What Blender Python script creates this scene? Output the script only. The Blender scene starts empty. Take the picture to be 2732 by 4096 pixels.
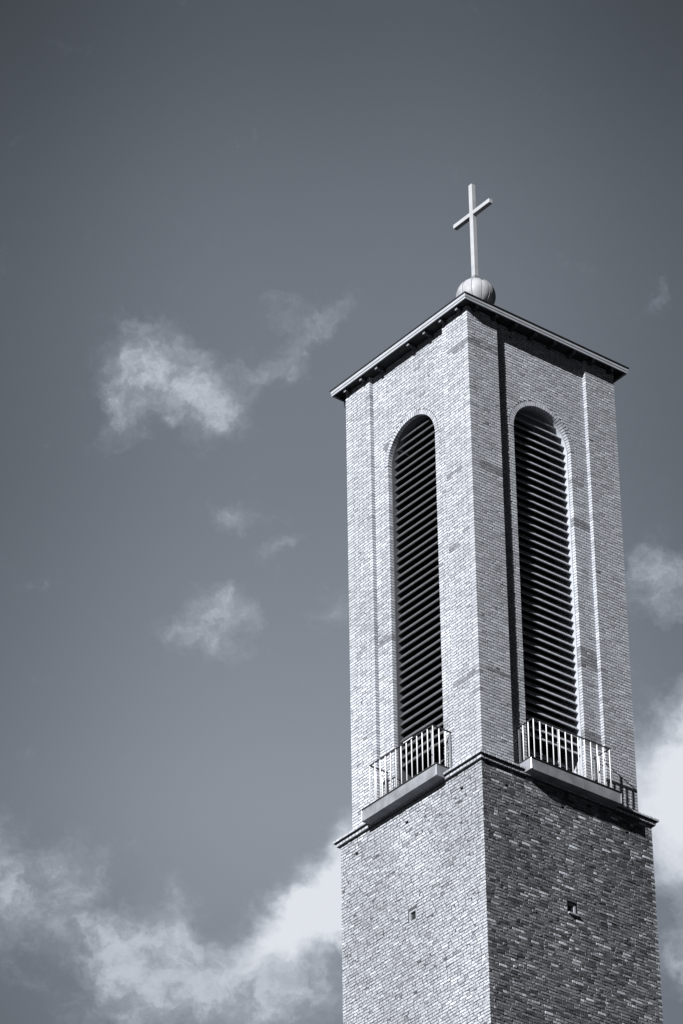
import bpy, math, random
from mathutils import Vector, Matrix
import numpy as np

# ------------------------------------------------------------------ camera, sky, sun, exposure
scn = bpy.context.scene
col = scn.collection
R = math.radians
PIT, ROLL, YAW = 0.5832, -0.0146, 0.8952          # camera pitch, roll, heading (radians)
cam = bpy.data.objects.new('camera', bpy.data.cameras.new('camera'))
col.objects.link(cam)
d = Vector((-math.sin(YAW) * math.cos(PIT), math.cos(YAW) * math.cos(PIT), math.sin(PIT)))
r0 = Vector((math.cos(YAW), math.sin(YAW), 0)); u0 = r0.cross(d)
rr = r0 * math.cos(ROLL) + u0 * math.sin(ROLL); uu = -r0 * math.sin(ROLL) + u0 * math.cos(ROLL)
cam.matrix_world = Matrix(((rr.x, uu.x, -d.x, 69.762), (rr.y, uu.y, -d.y, -60.610), (rr.z, uu.z, -d.z, 1.6), (0, 0, 0, 1)))
cam.data.sensor_fit = 'HORIZONTAL'; cam.data.sensor_width = 36
cam.data.lens = 36 * 17145.5 / 2732
cam.data.clip_start = 0.5; cam.data.clip_end = 6000
scn.camera = cam

vs = scn.view_settings
vs.view_transform = 'Standard'; vs.look = 'None'; vs.gamma = 1; vs.use_curve_mapping = False
EXPO = 1.05
vs.exposure = EXPO

SUN = Vector((1.0, -2.97, 1.25)).normalized()       # towards the sun
sl = bpy.data.lights.new('sun', 'SUN'); sl.energy = 4.9; sl.angle = R(0.53); sl.color = (1.0, 0.985, 0.97)
so = bpy.data.objects.new('sun', sl); col.objects.link(so)
so.rotation_euler = (-SUN).to_track_quat('-Z', 'Y').to_euler()

world = bpy.data.worlds.new('World'); scn.world = world; world.use_nodes = True
nt = world.node_tree; nt.nodes.clear()
L = nt.links.new


def N(t, **k):
    n = nt.nodes.new(t)
    for a, b in k.items():
        setattr(n, a, b)
    return n


def M(op, a, b=None, c=None, clamp=False):
    n = N('ShaderNodeMath', operation=op); n.use_clamp = clamp
    for i, v in enumerate((a, b, c)):
        if v is None: continue
        if isinstance(v, (int, float)): n.inputs[i].default_value = v
        else: L(v, n.inputs[i])
    return n.outputs[0]


def mapr(v, a, b, c, e, smooth=True):
    n = N('ShaderNodeMapRange')
    n.interpolation_type = 'SMOOTHSTEP' if smooth else 'LINEAR'
    L(v, n.inputs[0])
    for i, q in enumerate((a, b, c, e)): n.inputs[i + 1].default_value = q
    return n.outputs[0]


sky = N('ShaderNodeTexSky'); sky.sky_type = 'NISHITA'; sky.sun_disc = False
sky.sun_elevation = math.asin(SUN.z); sky.sun_rotation = math.atan2(SUN.x, SUN.y)
sky.air_density = 1.0; sky.dust_density = 0.6; sky.ozone_density = 1.5
sep = N('ShaderNodeSeparateColor'); L(sky.outputs[0], sep.inputs[0])
lum = M('ADD', M('MULTIPLY', sep.outputs[0], 0.75), M('MULTIPLY', sep.outputs[1], 0.25))   # black and white through a red filter
tc = N('ShaderNodeTexCoord'); sx = N('ShaderNodeSeparateXYZ'); L(tc.outputs['Generated'], sx.inputs[0])
az = M('MULTIPLY', M('ARCTAN2', sx.outputs[1], sx.outputs[0]), 180 / math.pi)
el = M('MULTIPLY', M('ARCSINE', sx.outputs[2]), 180 / math.pi)
# azimuth scaled to the same angle as elevation near the tower; degrees
AZ0, EL0 = 141.293, 33.417
a = M('MULTIPLY', M('SUBTRACT', az, AZ0), -0.835)
e = M('SUBTRACT', el, EL0)
SKYGAIN = 2.28
grad = M('MULTIPLY', mapr(e, -6.5, 7.5, 1.05, 0.42, False), M('MULTIPLY', mapr(e, -7.2, -3.4, 0.60, 1.0), M('MULTIPLY', mapr(e, 0.0, 3.3, 1.0, 1.17), mapr(e, 3.8, 6.8, 1.0, 0.86))))
side = mapr(M('ABSOLUTE', a), 1.0, 5.8, 1.0, 0.60)  # lens vignette put into the sky's brightness, darker to both sides
# sky dimmed away from the view, an added falloff to weaken shadow fill
dv = N('ShaderNodeVectorMath', operation='DOT_PRODUCT'); L(tc.outputs['Generated'], dv.inputs[0])
dv.inputs[1].default_value = (math.cos(R(30)) * math.cos(R(141)), math.cos(R(30)) * math.sin(R(141)), math.sin(R(30)))
lobe = mapr(dv.outputs['Value'], math.cos(R(50)), math.cos(R(14)), 0.06, 1.0)
skyl = M('MULTIPLY', M('MULTIPLY', lum, M('MULTIPLY', M('MULTIPLY', grad, side), lobe)), 0.05 * SKYGAIN)

# clouds: soft masses placed by direction (azimuth, elevation in degrees about AZ0, EL0), broken up by noise
P = N('ShaderNodeCombineXYZ'); L(a, P.inputs[0]); L(e, P.inputs[1])


def noise(vec, scale, detail, rough, off=(0, 0, 0), sc=(1, 1, 1), rot=0.0, color=False, dist=0.0):
    mp = N('ShaderNodeMapping'); L(vec, mp.inputs[0])
    mp.inputs[1].default_value = off; mp.inputs[2].default_value = (0, 0, rot); mp.inputs[3].default_value = sc
    n = N('ShaderNodeTexNoise'); n.inputs['Scale'].default_value = scale; n.inputs['Detail'].default_value = detail
    n.inputs['Roughness'].default_value = rough; n.inputs['Distortion'].default_value = dist
    L(mp.outputs[0], n.inputs['Vector'])
    return n.outputs[1 if color else 0]


wcol = noise(P.outputs[0], 1.1, 8, 0.62, (3.1, 7.7, 0), color=True)
wv = N('ShaderNodeVectorMath', operation='SUBTRACT'); L(wcol, wv.inputs[0]); wv.inputs[1].default_value = (0.5, 0.5, 0.5)
ws = N('ShaderNodeVectorMath', operation='SCALE'); L(wv.outputs[0], ws.inputs[0]); ws.inputs['Scale'].default_value = 1.25
PW = N('ShaderNodeVectorMath', operation='ADD'); L(P.outputs[0], PW.inputs[0]); L(ws.outputs[0], PW.inputs[1])
K = 1 / 299.0                                       # degrees per photograph pixel


def blobs(vec, lst):
    tot = None
    for (px, py, rx, ry, rot, amp) in lst:
        mp = N('ShaderNodeMapping', vector_type='TEXTURE'); L(vec, mp.inputs[0])
        mp.inputs[1].default_value = ((px - 1366) * K, (2048 - py) * K, 0)
        mp.inputs[2].default_value = (0, 0, R(rot)); mp.inputs[3].default_value = (rx * K, ry * K, 1)
        ln = N('ShaderNodeVectorMath', operation='LENGTH'); L(mp.outputs[0], ln.inputs[0])
        g = M('MULTIPLY', M('EXPONENT', M('MULTIPLY', M('POWER', ln.outputs['Value'], 2.0), -0.9)), amp)
        tot = g if tot is None else M('ADD', tot, g)
    return tot


flat = N('ShaderNodeVectorMath', operation='MULTIPLY'); L(PW.outputs[0], flat.inputs[0]); flat.inputs[1].default_value = (1, 1, 0)
PV = flat.outputs[0]
wisps = blobs(PV, [(650, 1480, 200, 160, -35, 1.08), (520, 1580, 160, 150, 70, .60), (830, 1660, 160, 110, -25, .74), (430, 1660, 70, 140, 0, .45), (900, 1560, 110, 80, 15, .30),
                   (1160, 1430, 180, 90, 40, .64), (1060, 1510, 110, 60, 10, .36), (1350, 1290, 110, 60, 35, .50), (1130, 1250, 120, 60, 30, .35),
                   (860, 2400, 100, 85, 30, .92), (755, 2540, 75, 120, 85, .80), (950, 2560, 140, 130, 0, .50), (1010, 2440, 60, 60, 0, .5),
                   (950, 2050, 150, 50, 0, .66), (1130, 2190, 120, 45, 25, .62), (1330, 2440, 110, 80, 20, .60), (120, 2330, 170, 50, 0, .42),
                   (40, 3450, 130, 190, 0, 1.0), (100, 3700, 140, 150, 0, .55), (330, 3480, 190, 130, 20, .75), (330, 3680, 130, 130, 0, .55), (740, 3560, 130, 100, -30, .62),
                   (560, 3780, 190, 130, 0, 1.1), (700, 3720, 110, 90, -20, .7), (640, 3930, 260, 130, 0, .95), (980, 3830, 240, 140, 10, 1.0), (1200, 3950, 220, 160, 0, .85), (950, 4050, 330, 100, 0, .75), (480, 4090, 200, 80, 0, .5), (180, 3950, 110, 60, 10, .35),
                   (2620, 2330, 150, 130, 0, .95), (2560, 2480, 100, 70, 0, .5), (2690, 1250, 60, 60, 0, .40), (2640, 3800, 130, 220, 0, .9), (2720, 4050, 100, 120, 0, .6)])
solid = blobs(PV, [(1340, 3590, 220, 180, 40, 1.25), (1250, 3670, 220, 130, 25, .9), (1050, 3780, 200, 90, 25, .6), (1560, 3480, 180, 150, 30, .8), (2000, 3250, 420, 260, 10, 1.3),
                   (2700, 3130, 200, 220, 25, 1.4), (2640, 3420, 190, 200, 0, .95), (2770, 2900, 100, 100, 40, .75)])
n1 = noise(PW.outputs[0], 1.7, 12, 0.66, (1.3, 4.2, 0), dist=0.3)
n3 = noise(PW.outputs[0], 2.1, 10, 0.62, (8.3, 2.2, 0))
n2 = noise(PW.outputs[0], 1.5, 12, 0.62, (5.3, 0.2, 0))
wd = M('MULTIPLY', mapr(M('ADD', wisps, M('MULTIPLY', M('SUBTRACT', n1, 0.5), 1.7)), 0.15, 1.45, 0, 1), mapr(n3, 0.32, 0.66, 0.42, 1.0))
sd = mapr(M('ADD', solid, M('MULTIPLY', M('SUBTRACT', n2, 0.5), 0.85)), 0.15, 1.30, 0, 1)


def mixf(f, x, y):
    n = N('ShaderNodeMix'); n.data_type = 'FLOAT'
    L(f, n.inputs[0])
    for i, v in ((2, x), (3, y)):
        if isinstance(v, (int, float)): n.inputs[i].default_value = v
        else: L(v, n.inputs[i])
    return n.outputs[0]


EF = 2 ** -EXPO
l1 = mixf(wd, skyl, mapr(wd, 0.2, 0.9, 0.45 * EF, 0.545 * EF))
l2 = mixf(sd, l1, 0.77 * EF)
tint = N('ShaderNodeCombineColor')
# silver-blue toning of the print: shadows and mid-tones bluish, highlights nearly neutral
tr = mapr(l2, 0.02, 0.38, 0.865, 0.965, False); tb = mapr(l2, 0.04, 0.40, 1.19, 1.06, False)
L(M('MULTIPLY', l2, tr), tint.inputs[0]); L(l2, tint.inputs[1]); L(M('MULTIPLY', l2, tb), tint.inputs[2])
bg = N('ShaderNodeBackground'); L(tint.outputs[0], bg.inputs[0]); bg.inputs[1].default_value = 1.0
wo = N('ShaderNodeOutputWorld'); L(bg.outputs[0], wo.inputs[0])

# ------------------------------------------------------------------ materials
TINT = (0.93, 0.99, 1.10)


def grey(v, t=1.0):
    return tuple(v * (1 + (c - 1) * t) for c in TINT) + (1,)


def mat(name, v, rough=0.8, metal=0.0, t=1.0, nscale=None, namp=0.0, bump=0.0, bscale=60, tone=False, spec=0.3, stain=0.0):
    m = bpy.data.materials.new(name); m.use_nodes = True
    T = m.node_tree; b = T.nodes['Principled BSDF']
    b.inputs['Roughness'].default_value = rough; b.inputs['Metallic'].default_value = metal
    b.inputs['Specular IOR Level'].default_value = spec
    b.inputs['Base Color'].default_value = grey(v, t)
    tcn = T.nodes.new('ShaderNodeTexCoord')
    val = None

    def mul(x, y):
        n = T.nodes.new('ShaderNodeMath'); n.operation = 'MULTIPLY'
        for i, q in enumerate((x, y)):
            if isinstance(q, float): n.inputs[i].default_value = q
            else: T.links.new(q, n.inputs[i])
        return n.outputs[0]

    def nz(scale, lo, hi, sc=(1, 1, 1), detail=4):
        mp = T.nodes.new('ShaderNodeMapping'); mp.inputs[3].default_value = sc
        T.links.new(tcn.outputs['Object'], mp.inputs[0])
        n = T.nodes.new('ShaderNodeTexNoise'); n.inputs['Scale'].default_value = scale; n.inputs['Detail'].default_value = detail
        T.links.new(mp.outputs[0], n.inputs['Vector'])
        r = T.nodes.new('ShaderNodeMapRange'); r.inputs[1].default_value = 0.3; r.inputs[2].default_value = 0.7
        r.inputs[3].default_value = lo; r.inputs[4].default_value = hi
        T.links.new(n.outputs[0], r.inputs[0])
        return r.outputs[0]
    if tone:
        at = T.nodes.new('ShaderNodeAttribute'); at.attribute_name = 'tone'
        val = at.outputs['Fac']
    if namp:
        q = nz(nscale, 1 - namp, 1 + namp)
        val = q if val is None else mul(val, q)
    if stain:
        q = nz(0.55, 1 - stain, 1 + stain * 0.4, (1, 1, 0.45), 5)
        val = q if val is None else mul(val, q)
    if val is not None:
        vm = T.nodes.new('ShaderNodeVectorMath'); vm.operation = 'SCALE'
        vm.inputs[0].default_value = grey(v, t)[:3]
        T.links.new(val, vm.inputs['Scale']); T.links.new(vm.outputs[0], b.inputs['Base Color'])
    if bump:
        n = T.nodes.new('ShaderNodeTexNoise'); n.inputs['Scale'].default_value = bscale; n.inputs['Detail'].default_value = 3
        T.links.new(tcn.outputs['Object'], n.inputs['Vector'])
        bp = T.nodes.new('ShaderNodeBump'); bp.inputs['Strength'].default_value = bump; bp.inputs['Distance'].default_value = 0.006
        T.links.new(n.outputs[0], bp.inputs['Height']); T.links.new(bp.outputs[0], b.inputs['Normal'])
    return m


m_brick = mat('smooth_pale_brick', 0.36, 0.85, nscale=26, namp=0.16, bump=0.45, bscale=70, tone=True, stain=0.16)
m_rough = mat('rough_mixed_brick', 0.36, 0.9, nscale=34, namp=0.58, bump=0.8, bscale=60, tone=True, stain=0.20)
m_mortar = mat('grey_mortar', 0.062, 0.95, nscale=9, namp=0.25)
m_mortar2 = mat('dark_mortar', 0.055, 0.95, nscale=9, namp=0.35)
m_cap = mat('mortar_cap', 0.20, 0.9, nscale=8, namp=0.3, bump=0.4)
m_fascia = mat('painted_eave_board', 0.30, 0.6, nscale=4, namp=0.10)
m_drip = mat('dark_drip_metal', 0.012, 0.5)
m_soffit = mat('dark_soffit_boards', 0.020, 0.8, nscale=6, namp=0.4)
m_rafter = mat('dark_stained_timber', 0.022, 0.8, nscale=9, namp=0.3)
m_rafend = mat('pale_timber_end', 0.17, 0.8)
m_roof = mat('sheet_copper', 0.10, 0.5, metal=0.3, nscale=3, namp=0.3)
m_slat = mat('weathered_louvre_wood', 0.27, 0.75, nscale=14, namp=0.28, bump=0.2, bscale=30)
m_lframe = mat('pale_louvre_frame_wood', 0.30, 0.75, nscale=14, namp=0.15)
m_slatd = mat('dark_louvre_wood', 0.08, 0.75, nscale=14, namp=0.28, bump=0.2, bscale=30)  # slats of the left opening have a darker colour than the others
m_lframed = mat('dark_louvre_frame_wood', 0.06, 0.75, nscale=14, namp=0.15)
m_black = mat('interior_shade_black', 0.006, 0.95, spec=0.0)  # black colour stands for the unlit inside of holes and openings
m_zinc = mat('dull_zinc_sheet', 0.17, 0.6, metal=0.0, nscale=2.6, namp=0.30)
m_bright = mat('glint_folded_metal', 0.55, 0.35, metal=0.4)  # sun glint on the folded tray corners, put into a brighter colour
m_lip = mat('dark_sheet_edge', 0.02, 0.6)  # shade at the overhanging tray edge, put into the lip's dark colour
m_white = mat('white_gloss_paint', 0.62, 0.35, t=0.4, nscale=12, namp=0.05)
m_rail = mat('dark_handrail_steel', 0.035, 0.5)
m_post = mat('grey_wall_post', 0.14, 0.6)
m_cross = mat('pale_sheet_metal', 0.30, 0.5, nscale=3, namp=0.12, t=0.7)
m_ball = mat('pale_dented_sheet', 0.27, 0.55, metal=0.0, nscale=3.5, namp=0.16, t=0.7, bump=0.35, bscale=5)
m_seam = mat('dark_seam_metal', 0.15, 0.5)
m_cable = mat('black_cable', 0.006, 0.6)
m_frame = mat('pale_window_frame', 0.24, 0.6)
m_glass = mat('dark_window_glass', 0.02, 0.15, spec=0.5)
m_ground = mat('asphalt_and_grass', 0.02, 0.95, nscale=0.2, namp=0.4)

# brick material for the parts of the shaft that the photograph never sees
m_far = bpy.data.materials.new('plain_course_brick'); m_far.use_nodes = True
T = m_far.node_tree; bt = T.nodes.new('ShaderNodeTexBrick'); tcn = T.nodes.new('ShaderNodeTexCoord')
bt.inputs['Color1'].default_value = grey(0.17); bt.inputs['Color2'].default_value = grey(0.09); bt.inputs['Mortar'].default_value = grey(0.09)
bt.inputs['Scale'].default_value = 1; bt.inputs['Brick Width'].default_value = 0.25; bt.inputs['Row Height'].default_value = 0.0833; bt.inputs['Mortar Size'].default_value = 0.006
T.links.new(tcn.outputs['UV'], bt.inputs['Vector']); T.links.new(bt.outputs[0], T.nodes['Principled BSDF'].inputs['Base Color'])
T.nodes['Principled BSDF'].inputs['Roughness'].default_value = 0.9


# ------------------------------------------------------------------ mesh helpers
class MB:
    """collects vertices and faces; build() links them as ONE mesh object"""

    def __init__(s):
        s.v = []; s.f = []; s.t = []; s.m = []; s.uv = None

    def face(s, pts, tone=1.0, mi=0):
        i = len(s.v); s.v += [tuple(p) for p in pts]; s.f.append(tuple(range(i, i + len(pts)))); s.t.append(tone); s.m.append(mi)

    def hexa(s, p, faces=None, tone=1.0, mi=0):
        """p: 8 points, bottom ring 0-3 and top ring 4-7"""
        i = len(s.v); s.v += [tuple(q) for q in p]
        F = ((0, 3, 2, 1), (4, 5, 6, 7), (0, 1, 5, 4), (1, 2, 6, 5), (2, 3, 7, 6), (3, 0, 4, 7))
        for k in (faces or range(6)):
            s.f.append(tuple(i + j for j in F[k])); s.t.append(tone); s.m.append(mi)

    def box(s, x0, x1, y0, y1, z0, z1, tone=1.0, mi=0):
        s.hexa([(x0, y0, z0), (x1, y0, z0), (x1, y1, z0), (x0, y1, z0), (x0, y0, z1), (x1, y0, z1), (x1, y1, z1), (x0, y1, z1)], tone=tone, mi=mi)

    def tube(s, pts, r, n=10, caps=True):
        pts = [Vector(p) for p in pts]; base = len(s.v)
        for k, p in enumerate(pts):
            t = (pts[min(k + 1, len(pts) - 1)] - pts[max(k - 1, 0)]).normalized()
            a_ = t.orthogonal().normalized() if k == 0 else (a_ - t * a_.dot(t)).normalized()
            b_ = t.cross(a_)
            rk = r[k] if isinstance(r, (list, tuple)) else r
            for j in range(n):
                q = 2 * math.pi * j / n
                s.v.append(tuple(p + (a_ * math.cos(q) + b_ * math.sin(q)) * rk))
        for k in range(len(pts) - 1):
            for j in range(n):
                s.f.append((base + k * n + j, base + k * n + (j + 1) % n, base + (k + 1) * n + (j + 1) % n, base + (k + 1) * n + j)); s.t.append(1.0); s.m.append(0)
        if caps:
            s.f.append(tuple(base + j for j in reversed(range(n)))); s.f.append(tuple(base + (len(pts) - 1) * n + j for j in range(n))); s.t += [1.0, 1.0]; s.m += [0, 0]

    def build(s, name, mats, parent=None, smooth=False):
        me = bpy.data.meshes.new(name); me.from_pydata(s.v, [], s.f)
        for m in (mats if isinstance(mats, (list, tuple)) else [mats]): me.materials.append(m)
        at = me.attributes.new('tone', 'FLOAT', 'FACE'); at.data.foreach_set('value', s.t)
        me.polygons.foreach_set('material_index', s.m)
        if smooth: me.polygons.foreach_set('use_smooth', [True] * len(s.f))
        me.update()
        o = bpy.data.objects.new(name, me); col.objects.link(o)
        if parent: o.parent = parent
        return o


def bevel(o, w, seg=2):
    b = o.modifiers.new('bevel', 'BEVEL'); b.width = w; b.segments = seg; b.limit_method = 'ANGLE'
    return o


def empty(name, label, cat, loc=(0, 0, 0), group=None):
    o = bpy.data.objects.new(name, None); col.objects.link(o); o.location = loc
    o['label'] = label; o['category'] = cat
    if group: o['group'] = group
    return o


def W(k, u, n, z, half=2.5):
    """face k of the tower: u along the face, n outwards from the plane at half, height z (tower axis at the origin)"""
    x, y = u, -(half + n)
    for _ in range(k): x, y = -y, x
    return (x, y, z)


rng = random.Random(7)


def brick(mb, k, u0_, u1_, z0, z1, n, depth, half, tone, jit=0.0015, tilt=0.001, round_=0.004, ends=(None, None)):
    """one brick: a front slightly out of true with worn arrises, four sides running into the wall"""
    dn = n + rng.gauss(0, jit)
    c = [dn + rng.gauss(0, tilt) for _ in range(4)]
    j = lambda: rng.gauss(0, round_ * 0.35)
    ju = [j() for _ in range(8)]
    P_ = [(u0_ + ju[0], c[0], z0 + ju[1]), (u1_ + ju[2], c[1], z0 + ju[3]), (u1_ + ju[4], c[2], z1 + ju[5]), (u0_ + ju[6], c[3], z1 + ju[7])]
    r_ = round_
    ins = [(P_[0][0] + r_, P_[0][1], P_[0][2] + r_), (P_[1][0] - r_, P_[1][1], P_[1][2] + r_), (P_[2][0] - r_, P_[2][1], P_[2][2] - r_), (P_[3][0] + r_, P_[3][1], P_[3][2] - r_)]
    mid = [(p[0], p[1] - r_ * 0.8, p[2]) for p in P_]
    bk = [(p[0], n - depth, p[2]) for p in P_]
    i = len(mb.v)
    mb.v += [W(k, *p, half=half) for p in ins + mid + bk]
    fs = [(0, 1, 2, 3)]
    for q in range(4):
        w = (q + 1) % 4
        fs += [(q, q + 4, w + 4, w), (q + 4, q + 8, w + 8, w + 4)]
    tn = [tone] * 9
    if ends[1] is not None: tn[3] = tn[4] = ends[1]
    if ends[0] is not None: tn[7] = tn[8] = ends[0]
    for f_, q in zip(fs, tn): mb.f.append(tuple(i + w for w in f_)); mb.t.append(q); mb.m.append(0)


S, H, J, CZ = 0.230, 0.105, 0.020, 0.0833            # stretcher, header, joint, course height


def course(k, lo, hi, idx, bond):
    """brick ends along one course between lo and hi"""
    out = []; u_ = lo
    if bond == 'flemish':
        seq = [S, H]; off = 0 if idx % 2 == 0 else (S + J + H + J) / 2
        base = -8 * (S + H + 2 * J) + off + rng.gauss(0, 0.004)
        p = base; i = 0
        while p < hi:
            w = seq[i % 2]; a0, a1 = p, p + w
            p += w + J; i += 1
            a0 = max(a0, lo); a1 = min(a1, hi)
            if a1 - a0 > 0.045: out.append((a0, a1))
    else:
        p = lo - rng.random() * S
        run = rng.randint(0, 2)
        while p < hi:
            if run > 0: w = S + rng.gauss(0, 0.006); run -= 1
            else: w = H + rng.gauss(0, 0.005); run = rng.choice((0, 1, 1, 1, 2))
            a0, a1 = max(p, lo), min(p + w, hi); p += w + J
            if a1 - a0 > 0.03: out.append((a0, a1))
    if out:
        out[0] = (lo, out[0][1]); out[-1] = (out[-1][0], hi)
    return out


# ------------------------------------------------------------------ ground
g = MB()
g.face([(-3000, -3000, 0), (3000, -3000, 0), (3000, 3000, 0), (-3000, 3000, 0)])
go = g.build('ground', m_ground); go['kind'] = 'structure'

# ------------------------------------------------------------------ church tower
tower = empty('church_tower', 'tall square brick church tower with arched louvred belfry openings and flat eaves', 'church tower')
D = 0.12                                             # depth of the recessed field between the corner piers
ZT, ZB = 66.50, 53.02                                # upper shaft top and foot
PU, OU = 1.5, 0.955                                  # pier edge and half width of the opening
ZS = 63.445                                          # springing of the arch
OB = 53.05                                           # bottom of the opening
RING = 0.125


def grid_face(mb, k, half, n, u0_, u1_, z0, z1, holes, depth, mi_hole=1):
    us = sorted({u0_, u1_} | {h[0] for h in holes} | {h[1] for h in holes}); zs = sorted({z0, z1} | {h[2] for h in holes} | {h[3] for h in holes})
    for i in range(len(us) - 1):
        for j in range(len(zs) - 1):
            cu, czz = (us[i] + us[i + 1]) / 2, (zs[j] + zs[j + 1]) / 2
            if any(h[0] < cu < h[1] and h[2] < czz < h[3] for h in holes): continue
            mb.face([W(k, us[i], n, zs[j], half), W(k, us[i + 1], n, zs[j], half), W(k, us[i + 1], n, zs[j + 1], half), W(k, us[i], n, zs[j + 1], half)])
    for h in holes:
        a0, a1, b0, b1 = h[:4]; dp = h[4] if len(h) > 4 else depth
        q = [(a0, b0), (a1, b0), (a1, b1), (a0, b1)]
        for i in range(4):
            p1, p2 = q[i], q[(i + 1) % 4]
            mb.face([W(k, p1[0], n, p1[1], half), W(k, p1[0], n - dp, p1[1], half), W(k, p2[0], n - dp, p2[1], half), W(k, p2[0], n, p2[1], half)], mi=mi_hole)
        mb.face([W(k, p[0], n - dp, p[1], half) for p in q], mi=mi_hole)


# --- upper shaft: mortar core with the arched niche cut right through the field
core = MB()
g_ = 0.006
for k in range(4):
    for s_ in (-1, 1):
        e0, e1 = s_ * (PU + g_), s_ * (2.5 - g_)
        core.face([W(k, e0, -g_, ZB), W(k, e1, -g_, ZB), W(k, e1, -g_, ZT), W(k, e0, -g_, ZT)])
        core.face([W(k, e0, -g_, ZB), W(k, e0, -g_, ZT), W(k, e0, -D - g_, ZT), W(k, e0, -D - g_, ZB)])
    n_ = -D - g_; ro = OU + g_
    for s_ in (-1, 1):
        core.face([W(k, s_ * ro, n_, ZB), W(k, s_ * (PU + g_), n_, ZB), W(k, s_ * (PU + g_), n_, ZS), W(k, s_ * ro, n_, ZS)])
        core.face([W(k, s_ * ro, n_, ZB), W(k, s_ * ro, n_, ZS), W(k, s_ * ro, -1.0, ZS), W(k, s_ * ro, -1.0, ZB)])
    NA = 32; A_ = [(ro * math.cos(math.pi * i / NA), ZS + ro * math.sin(math.pi * i / NA)) for i in range(NA + 1)]
    for i in range(NA):
        p, q = A_[i], A_[i + 1]
        core.face([W(k, p[0], n_, p[1]), W(k, p[0], -1.0, p[1]), W(k, q[0], -1.0, q[1]), W(k, q[0], n_, q[1])])
        # spandrel: project to the rectangle above
        def out(p_):
            if p_ in (A_[0], A_[-1]): return (math.copysign(PU + g_, p_[0]), ZS)
            f = i
            return (p_[0] * (PU + g_) / ro, ZT)
        P1, Q1 = out(p), out(q)
        core.face([W(k, p[0], n_, p[1]), W(k, q[0], n_, q[1]), W(k, Q1[0], n_, Q1[1]), W(k, P1[0], n_, P1[1])])
        if i in (0, NA - 1):
            sg = 1 if i == 0 else -1
            inner = Q1 if i == 0 else P1
            core.face([W(k, sg * (PU + g_), n_, ZS), W(k, inner[0], n_, ZT), W(k, sg * (PU + g_), n_, ZT)])
core.build('mortar_joints', m_mortar, tower)

patches = {0: [(1.74, 2.5, 65.33, 65.50), (1.95, 2.5, 65.22, 65.30), (1.53, 1.93, 61.60, 61.78), (1.62, 2.34, 55.55, 55.70), (-1.35, -1.0, 58.2, 58.4), (-1.1, -0.95, 63.9, 64.2), (1.55, 1.9, 59.4, 59.55)],
           1: [(-2.47, -1.60, 65.34, 65.56), (-2.19, -1.62, 61.58, 61.80), (-2.21, -1.5, 55.64, 55.78), (-2.1, -1.9, 63.0, 63.1), (0.98, 1.48, 57.0, 57.6), (1.0, 1.5, 54.8, 55.2), (1.02, 1.5, 61.2, 61.4)]}
up = MB()
nc = int((ZT - ZB) / CZ) + 1
for k in range(4):
    vis = k in (0, 1)
    for i in range(nc):
        z0 = ZB + i * CZ; z1 = z0 + CZ - J
        if z1 > ZT: break
        zc = (z0 + z1) / 2
        # quoins: one face runs through at the corner on every other course
        lo = -2.5 if i % 2 else -2.5 + H + J
        hi = 2.5 if i % 2 == 0 else 2.5 - H - J
        spans = [(lo, -PU, 0.0), (PU, hi, 0.0)]
        ow = OU
        zt_ = z1 - ZS if z1 > ZS else 0
        ringr = OU + RING + J
        if z0 > ZS - 0.02:
            h_ = max(0.0, zc - ZS)
            cut = math.sqrt(max(ringr ** 2 - h_ ** 2, 0)) if h_ < ringr else 0
            if cut > 0: spans += [(-PU, -cut, -D), (cut, PU, -D)]
            else: spans += [(-PU, PU, -D)]
        elif zc > OB:
            spans += [(-PU, -OU, -D), (OU, PU, -D)]
        else: spans += [(-PU, PU, -D)]
        for (s0, s1, n_) in spans:
            for (a0, a1) in course(k, s0, s1, i, 'flemish'):
                t_ = rng.gauss(0.97, 0.115)
                q = rng.random()
                if q < 0.03: t_ *= 0.84
                elif q < 0.035: t_ *= 0.62
                uc = (a0 + a1) / 2
                for p in patches.get(k, ()):
                    if p[0] - 0.06 < uc < p[1] + 0.06 and p[2] < zc < p[3] and rng.random() < 0.88:
                        t_ = rng.gauss(0.50, 0.07)
                brick(up, k, a0, a1, z0, z1, n_, 0.125 if n_ == 0 else 0.118, 2.5, max(t_, 0.2), 0.0012, 0.0022, 0.002)
    # arch ring of bricks on edge
    nv = 40
    for i in range(nv):
        t0 = math.pi * (i + 0.13 + rng.gauss(0, .03)) / nv; t1 = math.pi * (i + 0.87 + rng.gauss(0, .03)) / nv
        dn = -D + rng.gauss(0, 0.002)
        q = []
        for n_ in (dn, -D - 0.118):
            for (rad, t_) in ((OU, t0), (OU + RING, t0), (OU + RING, t1), (OU, t1)):
                q.append(W(k, rad * math.cos(t_), n_, ZS + rad * math.sin(t_)))
        up.hexa(q, tone=max(0.4, rng.gauss(0.97, 0.07)))
up.build('upper_wall', m_brick, tower)

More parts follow.
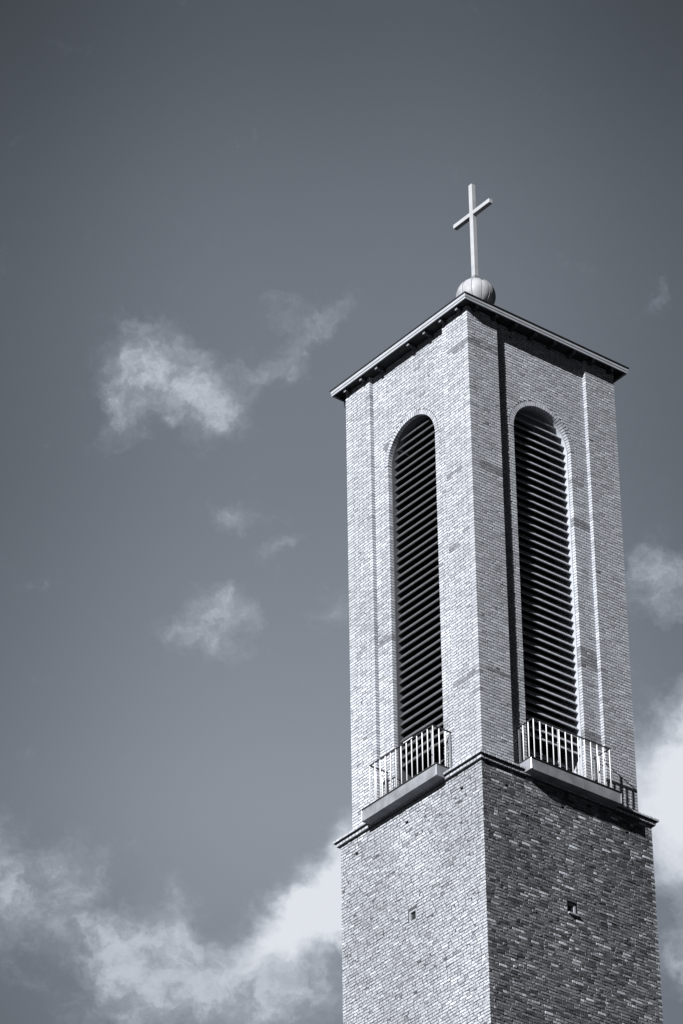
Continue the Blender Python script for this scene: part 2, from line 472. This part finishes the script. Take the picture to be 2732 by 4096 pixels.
# --- lower shaft
HL = 2.713; LZ0, LZ1 = 40.0, 52.90
low_core = MB(); low = MB()
stair = {0: (-0.15, 0.15, 49.70, 50.01), 1: (-0.17, 0.13, 49.62, 49.92), 2: (-0.15, 0.15, 49.7, 50.0), 3: (-0.15, 0.15, 49.7, 50.0)}
putlog = {0: (-2.08, -0.13, 1.95), 1: (-1.93, -0.17, 1.90), 2: (-2, 0, 2), 3: (-2, 0, 2)}
ncl = int(round((LZ1 - LZ0) / CZ))
zi = ncl - 6; PZ = LZ0 + zi * CZ                      # putlog course
for k in range(4):
    w = stair[k]
    holes = [(w[0], w[1], w[2], w[3], 0.16)] + [(u_ - 0.045, u_ + 0.045, PZ + 0.002, PZ + CZ - J - 0.002, 0.11) for u_ in putlog[k]]
    grid_face(low_core, k, HL, -0.008, -HL + 0.008, HL - 0.008, LZ0, LZ1, holes, 0.1, 1)
    for i in range(ncl):
        z0 = LZ0 + i * CZ; z1 = z0 + CZ - J; zc = (z0 + z1) / 2
        lo = -HL if i % 2 else -HL + H + J
        hi = HL if i % 2 == 0 else HL - H - J
        cuts = []
        if z1 > w[2] and z0 < w[3]: cuts.append((w[0] - J, w[1] + J))
        if i == zi: cuts += [(u_ - 0.055, u_ + 0.055) for u_ in putlog[k]]
        segs = [(lo, hi)]
        for c_ in sorted(cuts):
            s0, s1 = segs.pop()
            segs += [(s0, c_[0]), (c_[1], s1)]
        for (s0, s1) in segs:
            for (a0, a1) in course(k, s0, s1, i, 'wild'):
                q = rng.random(); wide = a1 - a0 > 0.16
                # right face: grazing-light shade put into the brick tone, single bricks stay pale
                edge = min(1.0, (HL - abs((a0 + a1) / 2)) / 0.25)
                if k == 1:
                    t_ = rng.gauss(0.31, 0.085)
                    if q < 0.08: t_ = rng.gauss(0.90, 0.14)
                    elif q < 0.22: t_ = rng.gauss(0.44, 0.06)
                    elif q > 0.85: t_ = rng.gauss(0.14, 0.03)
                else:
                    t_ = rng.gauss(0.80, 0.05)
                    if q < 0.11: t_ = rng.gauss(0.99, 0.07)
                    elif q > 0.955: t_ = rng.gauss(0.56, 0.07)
                smooth_ = t_ > 0.85
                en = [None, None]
                if k == 0 and a1 > HL - .001: en[1] = max(.15, rng.gauss(.36, .12))  # end seen on the right face takes its painted-in shade
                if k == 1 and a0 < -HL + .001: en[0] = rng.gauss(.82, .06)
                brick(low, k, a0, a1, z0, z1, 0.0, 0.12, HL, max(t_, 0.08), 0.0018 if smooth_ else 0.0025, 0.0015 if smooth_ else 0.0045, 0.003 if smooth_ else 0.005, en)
low_core.build('mortar_joints', [m_mortar2, m_black], tower)
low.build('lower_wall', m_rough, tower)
base = MB()
for k in range(4):
    base.face([W(k, -HL, 0, 0, HL), W(k, HL, 0, 0, HL), W(k, HL, 0, LZ0, HL), W(k, -HL, 0, LZ0, HL)])
bo = base.build('tower_foot', m_far, tower)
uvl = bo.data.uv_layers.new(name='UVMap')
for i in range(4):
    for j, (a0, b0) in enumerate(((0, 0), (2 * HL, 0), (2 * HL, LZ0), (0, LZ0))): uvl.data[i * 4 + j].uv = (a0, b0)

# --- cornice of two projecting brick courses with a sloped mortar cap
H2, H1 = 2.788, 2.848
cor = MB()
for (hh, z0, z1) in ((H2, 52.905, 52.968), (H1, 53.003, 53.056)):
    for k in range(4):
        u_ = -hh + (0 if k % 2 else 0.0) + 0.006
        p = -hh + 0.125
        brick(cor, k, -hh, p - J, z0, z1, 0, 0.16, hh, rng.gauss(0.9, 0.08), 0.001, 0.001, 0.004)
        while p < hh - 0.125:
            w_ = rng.choice((H, H, H, S)) if hh == H1 else H + rng.gauss(0, 0.004)
            a1 = min(p + w_, hh - 0.125)
            if a1 - p > 0.04: brick(cor, k, p, a1, z0, z1, 0, 0.16, hh, max(0.45, rng.gauss(0.9, 0.12)), 0.002, 0.0015, 0.004)
            p += w_ + J
cor_o = cor.build('cornice', m_brick, tower)
cc = MB()
cc.box(-H2 + 0.012, H2 - 0.012, -H2 + 0.012, H2 - 0.012, 52.892, 53.0)
cc.box(-H1 + 0.012, H1 - 0.012, -H1 + 0.012, H1 - 0.012, 52.9985, 53.052)
cc.build('cornice_bed', m_mortar2, cor_o)
cap = MB()
for k in range(4):
    a1, b1, z0, z1 = H1 - 0.022, 2.49, 53.054, 53.135
    cap.face([W(k, -a1, a1 - 2.5, z0), W(k, a1, a1 - 2.5, z0), W(k, b1, b1 - 2.5, z1), W(k, -b1, b1 - 2.5, z1)])
    cap.face([W(k, -a1, a1 - 2.5, z0 - .01), W(k, a1, a1 - 2.5, z0 - .01), W(k, a1, a1 - 2.5, z0), W(k, -a1, a1 - 2.5, z0)])
cap.build('mortar_cap', m_cap, cor_o)

# --- small stair windows in the lower shaft
for k in range(4):
    w = stair[k]; n0 = -0.02 if k == 0 else -0.055
    f = MB(); t_ = 0.05
    u0_, u1_, z0, z1 = w[0] + .002, w[1] - .002, w[2] + .002, w[3] - .002

    def fb(a0, a1, b0, b1):
        p = [W(k, a0, n0 - .06, b0, HL), W(k, a1, n0 - .06, b0, HL), W(k, a1, n0, b0, HL), W(k, a0, n0, b0, HL),
             W(k, a0, n0 - .06, b1, HL), W(k, a1, n0 - .06, b1, HL), W(k, a1, n0, b1, HL), W(k, a0, n0, b1, HL)]
        f.hexa(p)
    fb(u0_, u0_ + t_, z0, z1); fb(u1_ - t_, u1_, z0, z1); fb(u0_ + t_, u1_ - t_, z1 - t_, z1); fb(u0_ + t_, u1_ - t_, z0, z0 + 0.03)
    wo_ = f.build('stair_window', m_frame, tower)
    pn = MB(); pn.face([W(k, u0_ + .01, n0 - .05, z0 + .01, HL), W(k, u1_ - .01, n0 - .05, z0 + .01, HL), W(k, u1_ - .01, n0 - .05, z1 - .01, HL), W(k, u0_ + .01, n0 - .05, z1 - .01, HL)])
    pn.build('pane', m_glass, wo_)
    sb = MB()
    zt0, zt1 = w[2] - 0.004, w[2] - 0.052
    pr = 0.055 if k == 1 else 0.02
    p = [W(k, w[0], -.05, zt1, HL), W(k, w[1], -.05, zt1, HL), W(k, w[1], pr, zt1 - .012, HL), W(k, w[0], pr, zt1 - .012, HL),
         W(k, w[0], -.05, zt0, HL), W(k, w[1], -.05, zt0, HL), W(k, w[1], pr, zt0 - .02, HL), W(k, w[0], pr, zt0 - .02, HL)]
    sb.hexa(p); sb.build('sill', m_frame, wo_)

# --- belfry louvres
NF, NJ = -0.292, -0.245
SP, M_, TH, DD = 0.2405, 1.25, 0.025, 0.21
ln = math.hypot(1, M_)
for k in range(4):
    fr = MB(); ri, ro = OU - 0.014, OU + 0.004
    path_i = [(-ri, OB - .02)] + [(-ri * math.cos(math.pi * i / 32), ZS + ri * math.sin(math.pi * i / 32)) for i in range(33)] + [(ri, OB - .02)]
    path_o = [(-ro, OB - .02)] + [(-ro * math.cos(math.pi * i / 32), ZS + ro * math.sin(math.pi * i / 32)) for i in range(33)] + [(ro, OB - .02)]
    for i in range(len(path_i) - 1):
        a0, a1, b0, b1 = path_i[i], path_i[i + 1], path_o[i], path_o[i + 1]
        fr.face([W(k, a0[0], NJ, a0[1]), W(k, a1[0], NJ, a1[1]), W(k, b1[0], NJ, b1[1]), W(k, b0[0], NJ, b0[1])])
        fr.face([W(k, a0[0], NJ, a0[1]), W(k, a0[0], NJ - .66, a0[1]), W(k, a1[0], NJ - .66, a1[1]), W(k, a1[0], NJ, a1[1])])
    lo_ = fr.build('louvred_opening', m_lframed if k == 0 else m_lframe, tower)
    sl_ = MB(); zf = 64.135
    while zf > OB + 0.1:
        hb = zf + M_ * DD - ZS
        wf = ri + .004 if zf < ZS else math.sqrt(max(ri * ri - (zf - ZS) ** 2, 0.0)) + .002
        wb = ri + .004 if hb < 0 else math.sqrt(max(ri * ri - hb * hb, 0.01)) + .002
        if zf > ZS: wb = max(wb, 0.15)
        ox, oz = TH * M_ / ln, -TH / ln               # thickness direction: inwards and down
        sag = rng.gauss(0, 0.004); s2 = rng.gauss(0, 0.003)
        raw = [(-wf, NF - .003 - ox, zf + oz + sag), (wf, NF - .003 - ox, zf + oz + s2), (wb, NF - DD - ox, zf + M_ * DD + oz + s2), (-wb, NF - DD - ox, zf + M_ * DD + oz + sag),
               (-wf, NF - .003, zf + sag), (wf, NF - .003, zf + s2), (wb, NF - DD, zf + M_ * DD + s2), (-wb, NF - DD, zf + M_ * DD + sag)]
        p = [W(k, *q) for q in raw]
        if zf < 54.42:
            # the leaf behind the balcony is set deep into the opening
            q_ = []
            for (uq, nq, zq) in raw: q_.append(W(k, uq, nq - 0.34, zq))
            p = q_
        sl_.hexa(p)
        zf -= SP
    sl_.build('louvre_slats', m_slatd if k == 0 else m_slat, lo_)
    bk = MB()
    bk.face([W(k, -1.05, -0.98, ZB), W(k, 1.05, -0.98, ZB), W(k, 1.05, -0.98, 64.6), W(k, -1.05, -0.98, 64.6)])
    bk.build('black_back_panel', m_black, lo_)  # black panel added to stand for the unlit chamber

# --- roof with boarded eaves
roof = MB(); RO = 2.779; FB = 66.457
z1 = 66.625
ap = (0, 0, z1 + 1.55)
for k in range(4):
    roof.face([W(k, -RO - .02, RO + .02 - 2.5, z1), W(k, RO + .02, RO + .02 - 2.5, z1), ap])
neck = [(0, 0, 67.9), (0, 0, 68.75)]
roof.tube(neck, [0.28, 0.16], 16)
ro_o = roof.build('roof', m_roof, tower)
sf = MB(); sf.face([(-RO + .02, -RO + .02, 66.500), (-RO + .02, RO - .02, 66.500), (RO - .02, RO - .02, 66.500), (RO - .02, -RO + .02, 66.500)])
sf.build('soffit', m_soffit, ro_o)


def ring(mb, hh, th, z0, z1):
    """mitred frame round the roof: outside half width hh, thickness th"""
    for k in range(4):
        i_ = hh - th
        p = [W(k, -hh, hh - 2.5, z0), W(k, hh, hh - 2.5, z0), W(k, i_, i_ - 2.5, z0), W(k, -i_, i_ - 2.5, z0),
             W(k, -hh, hh - 2.5, z1), W(k, hh, hh - 2.5, z1), W(k, i_, i_ - 2.5, z1), W(k, -i_, i_ - 2.5, z1)]
        mb.hexa(p)


e1 = MB(); ring(e1, RO - 0.012, 0.03, FB, 66.512); e1.build('eave_board', m_fascia, ro_o)
e2 = MB(); ring(e2, RO, 0.03, 66.524, 66.612); e2.build('eave_board', m_fascia, ro_o)
e3 = MB(); ring(e3, RO - 0.016, 0.02, 66.510, 66.526); e3.build('shadow_gap', m_drip, ro_o)
e4 = MB(); ring(e4, RO + 0.022, 0.05, 66.613, 66.640); e4.build('drip_edge', m_drip, ro_o)
for k in range(4):
    for i in range(8):
        u_ = -2.30 + i * 0.657
        if i == 3 and k == 0: continue
        if abs(u_) > 2.45: continue
        b = MB(); nE = 0.205
        p = [W(k, u_ - .045, -.10, 66.386), W(k, u_ + .045, -.10, 66.386), W(k, u_ + .045, nE - .02, 66.386), W(k, u_ - .045, nE - .02, 66.386),
             W(k, u_ - .045, -.10, 66.499), W(k, u_ + .045, -.10, 66.499), W(k, u_ + .045, nE, 66.499), W(k, u_ - .045, nE, 66.499)]
        b.hexa(p, faces=(0, 1, 2, 3, 5)); b.hexa(p, faces=(4,), mi=1)
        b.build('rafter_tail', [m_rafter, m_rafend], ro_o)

# ------------------------------------------------------------------ ball and cross on the roof
ball = empty('ball_finial', 'pale sheet metal ball with vertical seams on top of the tower roof', 'finial', (0, 0, 69.335))
NG, RB, RZ = 12, 0.53, 0.505
bm_ = MB(); nth, nph = 96, 40
for i in range(nph + 1):
    ph = math.pi * i / nph
    for j in range(nth):
        th = 2 * math.pi * j / nth + 0.12
        sc_ = abs(math.sin(NG * (th - 0.12) / 2))
        rad = RB * math.sin(ph) * (0.978 + 0.026 * sc_ ** 0.7)
        bm_.v.append((rad * math.cos(th), rad * math.sin(th), RZ * math.cos(ph)))
for i in range(nph):
    for j in range(nth):
        bm_.f.append((i * nth + j, (i + 1) * nth + j, (i + 1) * nth + (j + 1) % nth, i * nth + (j + 1) % nth)); bm_.t.append(1); bm_.m.append(0)
sh = bm_.build('shell', m_ball, ball, smooth=True)
for j in range(NG):
    th = 2 * math.pi * j / NG + 0.12
    sm = MB(); sm.tube([(RB * .986 * math.sin(math.pi * i / 36) * math.cos(th), RB * .986 * math.sin(math.pi * i / 36) * math.sin(th), (RZ * 1.0) * math.cos(math.pi * i / 36)) for i in range(2, 35)], 0.009, 6)
    sm.build('seam', m_seam, sh, smooth=True)
for (th, ph) in ((-0.30, 0.86), (-0.28, 1.02)):
    h_ = MB(); c_ = Vector((RB * math.sin(ph) * math.cos(th), RB * math.sin(ph) * math.sin(th), RZ * math.cos(ph)))
    nrm = c_.normalized(); h_.tube([c_ - nrm * .03, c_ + nrm * .004], 0.026, 12)
    h_.build('dent_hole', m_black, sh)

cross = empty('roof_cross', 'tall pale metal Latin cross standing on the ball above the roof', 'cross', (0, 0, 69.80))
w_ = 0.069
c1 = MB(); c1.box(-w_, w_, -w_, w_, 0.0, 3.285); bevel(c1.build('cross_post', m_cross, cross), 0.008)
c2 = MB()
for (x0, x1) in ((-0.757, -w_ + 0.002), (w_ - 0.002, 0.757)): c2.box(x0, x1, -w_ + .003, w_ - .003, 2.235, 2.365)
bevel(c2.build('cross_arm', m_cross, cross), 0.008)
c3 = MB(); c3.box(-w_ - .02, w_ + .02, -w_ - .02, w_ + .02, 0.02, 0.19); bevel(c3.build('base_collar', m_seam, cross), 0.01)

# ------------------------------------------------------------------ balconies
BAL = {0: 'zinc balcony with white bars on the brightly sunlit left face of the tower', 1: 'zinc balcony with white bars on the darker right face, casting a long shadow'}


def balcony(k, label):
    root = empty('balcony', label, 'balcony', W(k, 0, 0, 53.08), 'balconies below the belfry openings')
    root.rotation_euler = (0, 0, k * math.pi / 2)
    # local frame: x along the face, -y outwards, z up from 53.08
    Z = lambda z: z - 53.08
    prof = [(-.118, 53.145), (-.118, 53.235), (.555, 53.235), (.555, 52.932), (.296, 52.932), (.356, 53.010), (.356, 53.065), (.10, 53.145)]
    t = MB(); ub = 1.443
    A0 = [(-ub, -n_, Z(z_)) for n_, z_ in prof]; A1 = [(ub, -n_, Z(z_)) for n_, z_ in prof]
    t.face(A0); t.face(list(reversed(A1)))
    for i in range(len(prof)):
        j = (i + 1) % len(prof); t.face([A0[i], A1[i], A1[j], A0[j]])
    tr_ = t.build('tray', m_zinc, root)
    l_ = MB(); l_.box(-ub - .012, ub + .012, -.578, .10, Z(53.237), Z(53.262)); l_.build('lip', m_lip, tr_)
    jn = MB(); xj = -.38 if k == 0 else .21
    jn.box(xj, xj + .012, -.5585, -.554, Z(52.934), Z(53.232)); jn.box(xj, xj + .012, -.556, -.36, Z(52.927), Z(52.9335))
    jn.build('sheet_joint', m_seam, tr_)
    for s_ in (-1, 1):
        c_ = MB(); x0 = s_ * (ub + .004)
        c_.hexa([(x0, -.548, Z(52.94)), (x0 - s_ * .012, -.566, Z(52.94)), (x0 - s_ * .035, -.562, Z(52.95)), (x0 - s_ * .012, -.535, Z(52.95)),
                 (x0, -.548, Z(53.23)), (x0 - s_ * .012, -.566, Z(53.23)), (x0 - s_ * .018, -.562, Z(53.23)), (x0 - s_ * .005, -.535, Z(53.23))])
        c_.build('corner_strip', m_bright, tr_)
    ur, nr, zr = 1.222, 0.45, 54.435
    h_ = MB(); hw = .022
    h_.box(-ur - hw, ur + hw, -nr - hw, -nr + hw, Z(zr), Z(zr) + .022)
    for s_ in (-1, 1): h_.box(s_ * ur - hw, s_ * ur + hw, -nr + hw, .115, Z(zr), Z(zr) + .022)
    bevel(h_.build('handrail', m_rail, root), .004)
    br = MB(); br.tube([(0, 0, Z(53.262)), (0, 0, Z(zr) - .03), (0, 0, Z(zr) - .002)], [.0150, .0150, .010], 12)
    first = None
    spots = [(-ur + 2 * ur * i / 12, nr) for i in range(13)] + [(s_ * ur, nr - .195 * i) for s_ in (-1, 1) for i in (1, 2)]
    for (x_, n_) in spots:
        if first is None: o = first = br.build('baluster', m_white, root, smooth=True)
        else: o = first.copy(); col.objects.link(o); o.parent = root
        o.location = (x_, -n_, 0)
    for s_ in (-1, 1):
        p_ = MB(); p_.box(s_ * ur - .03, s_ * ur + .03, .075, .105, Z(53.262), Z(zr) - .06); p_.build('wall_post', m_post, root)
    rods = ((-.452, 54.93), (.11, 54.93)) if k == 1 else ((.44, 54.86), (-.126, 54.80))
    for (x_, zt_) in rods:
        q = MB(); q.tube([(x_, .17, Z(53.262)), (x_, .17, Z(zt_))], .016, 8)
        for zz in (zt_ - .02, zt_ - .42, zt_ - .95): q.tube([(x_, .17, Z(zz - .035)), (x_, .17, Z(zz - .02)), (x_, .17, Z(zz + .02)), (x_, .17, Z(zz + .035))], [.014, .03, .03, .014], 10)
        q.build('clamp_rod', m_frame, root, smooth=True)
    if k == 0:
        q = MB(); q.box(.10, .45, -nr - .01, -nr + .03, Z(zr) + .023, Z(zr) + .05); q.build('rail_bracket', m_white, root)
    return root


for k in (0, 1): balcony(k, BAL[k])

# ------------------------------------------------------------------ lightning cables looping from the eaves at the two far corners
for (k, sgn, u_, lab) in ((3, 1, 2.40, 'thin dark cable looping from the eaves at the left end of the roof'), (2, -1, 2.42, 'thin dark cable looping from the eaves at the right end of the roof')):
    t = MB(); us_ = u_ * (1 if k == 3 else 1)
    pts = [(.12, 66.47), (.165, 66.40), (.185, 66.33), (.175, 66.25), (.13, 66.17), (.07, 66.10), (.015, 66.04), (.012, 65.8)]
    t.tube([W(k, us_, n_, z_) for n_, z_ in pts], .0125, 8)
    o = t.build('lightning_cable', m_cable, None, smooth=True)
    o['label'] = lab; o['category'] = 'cable'; o['group'] = 'lightning cables at the eaves'
